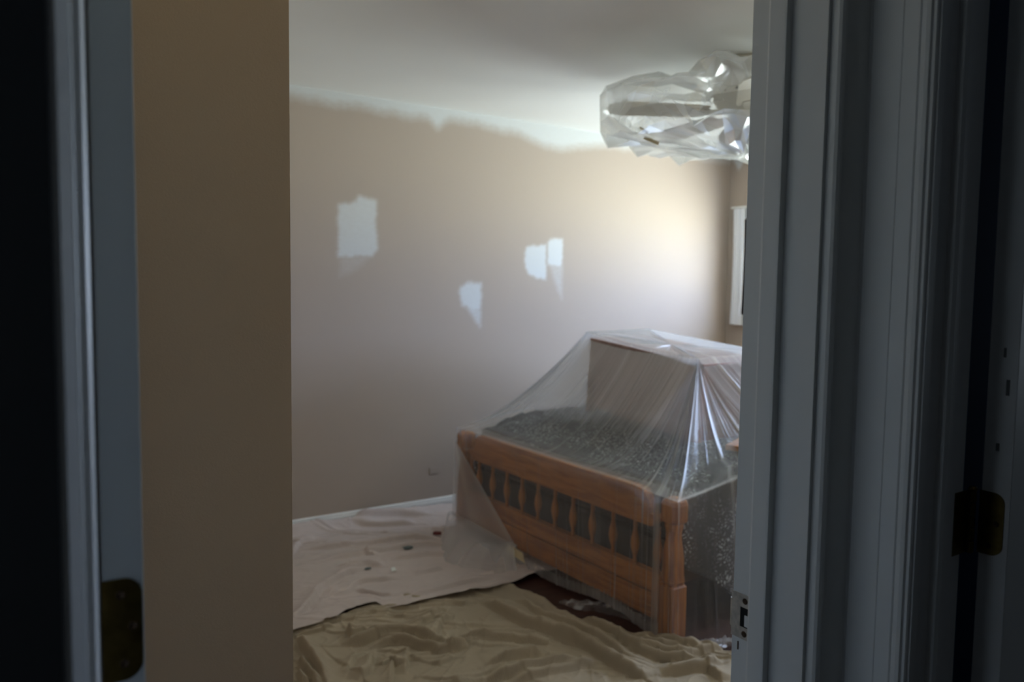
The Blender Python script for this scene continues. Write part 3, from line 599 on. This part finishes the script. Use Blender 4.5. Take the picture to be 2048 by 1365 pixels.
# the edge of the film between the two chest corners sags
tL = np.clip((K-1)/4, 0, 1); on = (K >= 1) & (K <= 5)
ddL = np.linalg.norm(R1-Lp, axis=1); ddN = np.linalg.norm(R1-Np, axis=1); tt = np.where(on, ddL/(ddL+ddN+1e-9), 0)
r_ = np.random.default_rng(5)
def ridged(K, f, seed, sharp=2.5):
    r = np.random.default_rng(seed); s = np.zeros_like(K)
    for q in range(5): s += (1-np.abs(np.sin(K*f*(1+.63*q)+r.uniform(0, 6.28)+.8*np.sin(K*f*.37+r.uniform(0, 6)))))**sharp/(1+.4*q)
    return s/2.2
KW = K + .35*np.sin(K*1.9+.7) + .12*np.sin(K*5.3)         # uneven spacing of folds
S1, S2 = ridged(KW, 8, 1, 9), ridged(KW, 19, 2, 14)*(.35+.65*np.abs(np.sin(K*1.3+.4))); S3 = ridged(KW, 4, 3, 12)
S1 = S1*(1+.8*np.exp(-((K-4.6)/.7)**2))
quiet = 1-.55*np.exp(-((K-8.9)/1.6)**4)                    # few folds on the near side
S1, S2 = S1*quiet, S2*quiet
bund = np.exp(-((K-6.15)/.16)**2); bund2 = np.exp(-((K-5.55)/.05)**2)+np.exp(-((K-7.1)/.06)**2)+.8*np.exp(-((K-8.55)/.06)**2)+.7*np.exp(-((K-.5)/.08)**2)+.5*np.exp(-((K-9.4)/.05)**2)+.7*np.exp(-((K-10.4)/.05)**2)
rows = []; gat = []
CTR = np.array([2.96, 2.93, 1.085])
for v in np.linspace(0, 1, 26)[:-1]:           # over the lid, from its middle to its rim
    P0 = CTR*(1-v)+R1*v; wv = math.sin(v*math.pi)
    P0 = P0 + np.array([0, 0, 1])*(.012*wv*(S1-.3)[:, None]) ; P0[:, 2] += .010 + .006*v
    P0[:, 2] += -.01*np.sin(np.pi*tt)*v
    rows.append(P0); gat.append(.25*S1*v+.5*bund2*v*.6+.1)
NT_ = 90
for v in np.linspace(0, 1, NT_):               # tent from the chest rim down to the bed rim
    P0 = R1*(1-v)+R2*v
    front = np.clip(1-np.abs(K-3.2)/4.2, 0, 1)
    sag = .085+.05*front; w4 = 4*v*(1-v)*(.6+.4*v)
    P0[:, 2] -= sag*w4
    P0[:, 2] += .016*(1-v)**8
    P0[:, 2] -= .05*np.sin(np.pi*tt)*(1-v)**2.0*np.where(on, 1, 0)*.6
    P0[:, 0] += .010*np.sin(np.pi*tt)*(1-v)**2*0
    amp = .004+.016*np.sin(math.pi*min(1, v*1.1)) ; d = amp*((S1-.35)*.8+(S2-.35)*.35) + (.018*bund+.010*bund2)*math.sin(math.pi*min(1, .1+v*.95))
    nrm = np.stack([-.45+0*K, -.25+0*K, .85+0*K], 1); P0 = P0 + nrm*d[:, None]
    P0[:, 2] = np.where((P0[:, 0] > 2.245) & (P0[:, 0] < 4.38) & (P0[:, 1] > 2.12) & (P0[:, 1] < 3.72), np.maximum(P0[:, 2], .688-.085*np.clip(1-(P0[:, 0]-2.245)/.42, 0, 1)**1.5), P0[:, 2])
    rows.append(P0); env = .35+.65*math.sin(math.pi*min(1, .12+v*.8))
    haze = .62*np.clip(1-v*1.15, 0, 1)**.5  # added haze in the opacity, standing in for blur away from the bed
    on_bed = (P0[:, 0] > 2.2) & (P0[:, 1] > 2.12) & (P0[:, 1] < 3.72); near = np.where(on_bed, np.clip((P0[:, 2]-.690)/.11, 0, 1), 1)
    haze = (haze+.12)*near*(1-.6*np.exp(-((K-9.2)/2.0)**6))
    gat.append(haze*(1-.5*bund) + (.40*S2+.55*S1+.35*S3)*(.45+.35*(1-v)) + .8*bund*(.5+.5*v)*(.55+.45*S2/(S2.max()+1e-6)) + .55*bund2*env + .5*np.exp(-((v-.985)/.018)**2)*np.exp(-((K-8.3)/1.2)**4))
NH = 60
for v in np.linspace(0, 1, NH+1)[1:]:          # curtain down the sides
    P0 = R2*(1-v)+R3*v; out = P0-np.array([3.3, 2.93, 0]); 
    dx = np.where(np.abs(K-3.4) < 3.1, -1., 0.); dy = np.where((K > 6.5) & (K < 12.5), -1., 0.) + np.where(K > 14.5, 1., 0.); l_ = np.hypot(dx, dy)+1e-6
    a_ = (.004+.012*v)*((S1-.2)*.9+.3*S2); P0[:, 0] += dx/l_*a_; P0[:, 1] += dy/l_*a_
    pinch = np.exp(-((K-6.9)/.35)**2)*math.sin(math.pi*v)
    P0[:, 0] += .0*pinch
    P0[:, 2] += v*.008*np.sin(K*3.1)
    P0[:, 2] = np.maximum(P0[:, 2], .004)
    rows.append(P0); gat.append((.40*S2+.30*S1+.25*S3)*.6 + .55*bund*(1-.35*v) + .3*bund2*(1-v) + .34*np.clip((v-.90)/.04, 0, 1)*(K < 6.3))
G_ = np.stack(gat); P_ = np.stack(rows); NR = P_.shape[0]
idx = np.arange(NR*NC).reshape(NR, NC); a = idx[:-1]; b = np.roll(idx, -1, 1)[:-1]; c = np.roll(idx, -1, 1)[1:]; d = idx[1:]
o = mesh('plastic_sheet', P_.reshape(-1, 3), np.stack([a, d, c, b], -1).reshape(-1, 4).tolist(), film_m, smooth=True)
tag(o, 'translucent plastic sheet tented over the bed and chest', 'plastic sheet'); sheet = o
at = o.data.attributes.new('gather_haze', 'FLOAT', 'POINT'); at.data.foreach_set('value', np.clip(G_, 0, 1).ravel().astype(np.float32))
# doubled flap wrapped round the left post and puddling on the cloth
nu, nv = 110, 90; V_, G2 = [], []
Tp = np.array((2.128, 3.752, .535)); ML, MR = np.array((2.128, 3.752, .10)), np.array((2.112, 3.085, .105))
FL = [(2.08, 3.74), (1.99, 3.66), (1.90, 3.48), (1.845, 3.34), (1.87, 3.22), (1.94, 3.16), (1.97, 3.05), (2.05, 2.99)]
FLr = resample(FL, nu)
for j in range(nv):
    v = j/(nv-1)
    for i in range(nu):
        u = i/(nu-1); fold = .5+.5*math.sin(u*17+2.6*math.sin(u*5+.6)); 
        if v < .62: q = v/.62; p0 = Tp*(1-q)+(ML*(1-u)+MR*u)*q; p0 = p0 + np.array((-1, 0, 0))*(.003+.010*fold*q*(1-.4*u))
        else:
            q = (v-.62)/.38; M0 = ML*(1-u)+MR*u; f = FLr[i]; xy = M0[:2]*(1-q)+f*q
            z = M0[2]*(1-q**1.4) + .028*math.sin(math.pi*q)*(.2+fold)*.8 + .012+.012*fold*(1-q)
            p0 = np.array((xy[0]-.012*fold*(1-q)-.02*math.sin(math.pi*q), xy[1], z))
        V_.append(p0); G2.append(min(1, .30*fold**5+.6*max(0, 1-abs(u-1)*40)+(.25 if abs(v-.62) < .012 else 0)))
F_ = [(j*nu+i, j*nu+i+1, (j+1)*nu+i+1, (j+1)*nu+i) for j in range(nv-1) for i in range(nu-1)]
o = mesh('corner_flap', V_, F_, film2_m, sheet, smooth=True)
at = o.data.attributes.new('gather_haze', 'FLOAT', 'POINT'); at.data.foreach_set('value', np.array(G2, np.float32))
bm = BM(); v8 = [(2.068, 3.12, .128), (2.068, 2.985, .122), (2.068, 2.965, .078), (2.068, 3.105, .088)]
a = [bm.verts.new(p) for p in v8]; b = [bm.verts.new((p[0]-.0015, p[1], p[2])) for p in v8]; bm.faces.new(a); bm.faces.new(b[::-1])
for i in range(4): j = (i+1) % 4; bm.faces.new((a[j], a[i], b[i], b[j]))
tp = obj('masking_tape', bm, tape_m, sheet)
# film gathered on the floor in front of the bed and round the near post
def crumple(name, label, path, wid, hgt, seed, m=film2_m, n=60, k=22, par=None):
    pr = resample(path, n); V_ = []
    for i in range(n):
        u = i/(n-1); e_ = math.sin(math.pi*min(1, max(.02, u)))**.5; t_ = pr[min(n-1, i+1)]-pr[max(0, i-1)]; t_ = t_/np.hypot(*t_); nn = np.array((-t_[1], t_[0]))
        for j in range(k):
            w_ = (j/(k-1)-.5)*2; q = noise.noise(Vector((u*11, w_*2.5, seed))); q2 = noise.noise(Vector((u*26, w_*5, seed+9)))
            xy = pr[i]+nn*w_*wid*e_*(.8+.4*q)
            V_.append((xy[0], xy[1], .012+hgt*e_*(1-w_*w_)*(.6+.9*abs(q)+.5*q2)+.006*abs(q2)))
    F_ = [(i*k+j, i*k+j+1, (i+1)*k+j+1, (i+1)*k+j) for i in range(n-1) for j in range(k-1)]
    o = mesh(name, V_, F_, m, par, smooth=False); r = np.array([noise.noise(Vector(v_)*30) for v_ in V_])
    at = o.data.attributes.new('gather_haze', 'FLOAT', 'POINT'); at.data.foreach_set('value', np.clip(r*.9, 0, 1).astype(np.float32))
    return o if par else tag(o, label, 'plastic film')
crumple('plastic_scrap', 'crumpled clear film lying on the dark floor before the bed', [(2.02, 2.63), (2.08, 2.54), (2.15, 2.44), (2.20, 2.32), (2.22, 2.24)], .045, .035, 4, film_m)
crumple('gathered_hem', '', [(2.13, 2.07), (2.21, 2.02), (2.30, 1.98), (2.42, 1.955)], .03, .03, 8, film2_m, par=sheet)
# ------------------------------------------------------------------ ceiling fan wrapped in plastic
FCX, FCY = 2.94, 2.47
fan_m = mat('fan_white_enamel', (.62, .60, .52), .4, var=.05, vscale=8); blade_m = wood('pale_fan_blade', (.50, .45, .36), (.58, .53, .43), (30, 4, 30)); 
fan = root('ceiling_fan', 'white flush-mount ceiling fan bagged in clear plastic', 'ceiling fan', (FCX, FCY, 2.44))
bm = BM(); lathe(bm, [(.135, .0), (.142, -.008), (.140, -.035), (.118, -.075), (.105, -.095)][::-1], 48); obj('canopy', bm, fan_m, fan, smooth=True)
bm = BM(); lathe(bm, [(.105, -.095), (.125, -.105), (.150, -.125), (.155, -.175), (.130, -.215), (.09, -.235)][::-1], 48); mot = obj('motor_housing', bm, fan_m, fan, smooth=True)
for k in range(16):
    a_ = k*22.5; bm = BM(); lathe(bm, [(.007, 0), (.007, .004)], 14, rz(a_) @ T((.150, 0, -.150)) @ ry(90)); obj('vent_hole', bm, black, mot)
bm = BM(); lathe(bm, [(.06, -.235), (.075, -.25), (.075, -.275), (.10, -.30), (.125, -.335), (.115, -.375), (.07, -.405), (.01, -.415)][::-1], 40); obj('light_bowl', bm, mat('frosted_bowl', (.42, .46, .42), .25), fan, smooth=True)
for k in range(5):
    A_ = 151.5 + 72*k; M_ = rz(A_) @ T((0, 0, -.235))
    bm = BM(); n_ = 10; pl = [(.19, -.05), (.25, -.062), (.58, -.070), (.635, -.055), (.655, -.02), (.655, .02), (.635, .055), (.58, .070), (.25, .062), (.19, .05)]
    prism(bm, pl, 0, .006, M_ @ rx(12)); bl = obj('blade', bm, blade_m, fan, bevel=.001)
    bm = BM(); prism(bm, [(.10, -.018), (.20, -.030), (.27, -.035), (.27, .035), (.20, .030), (.10, .018)], -.004, 0, M_ @ rx(12)); obj('blade_iron', bm, brass_dull, bl)
# the bag: faceted crumpled film, loose over the blades
nth, nr = 62, 15; V_ = []; r = np.random.default_rng(12)
def rim(th):
    d = [abs((th-math.radians(151.5+72*k)+math.pi) % (2*math.pi)-math.pi) for k in range(5)]; q = min(d)/math.radians(36)
    return .695-.10*q**1.5
prof = [  # (fraction of rim, z) top side out, then bottom side in
 (.21, -.012), (.205, -.10), (.25, -.165), (.42, -.160), (.60, -.150), (.80, -.165), (.96, -.165), (1.0, -.205), (1.0, -.290), (.93, -.345), (.76, -.350), (.55, -.375), (.36, -.405), (.18, -.425), (.04, -.43)]
for j, (f, z) in enumerate(prof):
    for i in range(nth):
        th = 2*math.pi*(i+.5*(j % 2))/nth; R_ = rim(th)*f if j > 2 else .72*f
        k = 0.3 if j < 2 else 1.0; n1 = noise.noise(Vector((math.cos(th)*3.1*f, math.sin(th)*3.1*f, j*.35))); 
        bulge = .06*max(0, math.sin(th*7+1.3))*(1 if 3 <= j <= 5 else 0)
        droop = .05*max(0, math.sin(th*11+.5))**3*(1 if 8 <= j <= 9 else 0)
        R_ += k*(.028*n1+r.uniform(-.015, .015)); zz = z+k*(.030*n1+r.uniform(-.013, .013))+bulge-droop
        V_.append((R_*math.cos(th), R_*math.sin(th), min(-.012, zz)))
F_ = []
for j in range(len(prof)-1):
    for i in range(nth):
        a, b, c, d = j*nth+i, j*nth+(i+1) % nth, (j+1)*nth+(i+1) % nth, (j+1)*nth+i
        if (i+j) % 2: F_ += [(a, d, b), (b, d, c)]
        else: F_ += [(a, d, c), (a, c, b)]
o = mesh('plastic_bag', V_, F_, wrap_m); o.location = (FCX, FCY, 2.44); tag(o, 'crumpled clear plastic bag wrapped around the ceiling fan', 'plastic bag')
gg = np.array([noise.noise(Vector(v_)*9) for v_ in V_]); at = o.data.attributes.new('gather_haze', 'FLOAT', 'POINT'); at.data.foreach_set('value', np.clip(gg*1.4, 0, 1).astype(np.float32))
bag = o
for k, (th, rr, zz, L_, tilt) in enumerate(((2.75, .50, -.37, .075, .9), (2.9, .56, -.345, .045, -.5))):
    bm = BM(); prism(bm, [(0, -.009), (L_, -.009), (L_, .009), (0, .009)], 0, .001, T((rr*math.cos(th), rr*math.sin(th), zz)) @ rz(-55+40*k) @ ry(25) @ rx(60)); obj('tape_strip', bm, tape_m, bag)
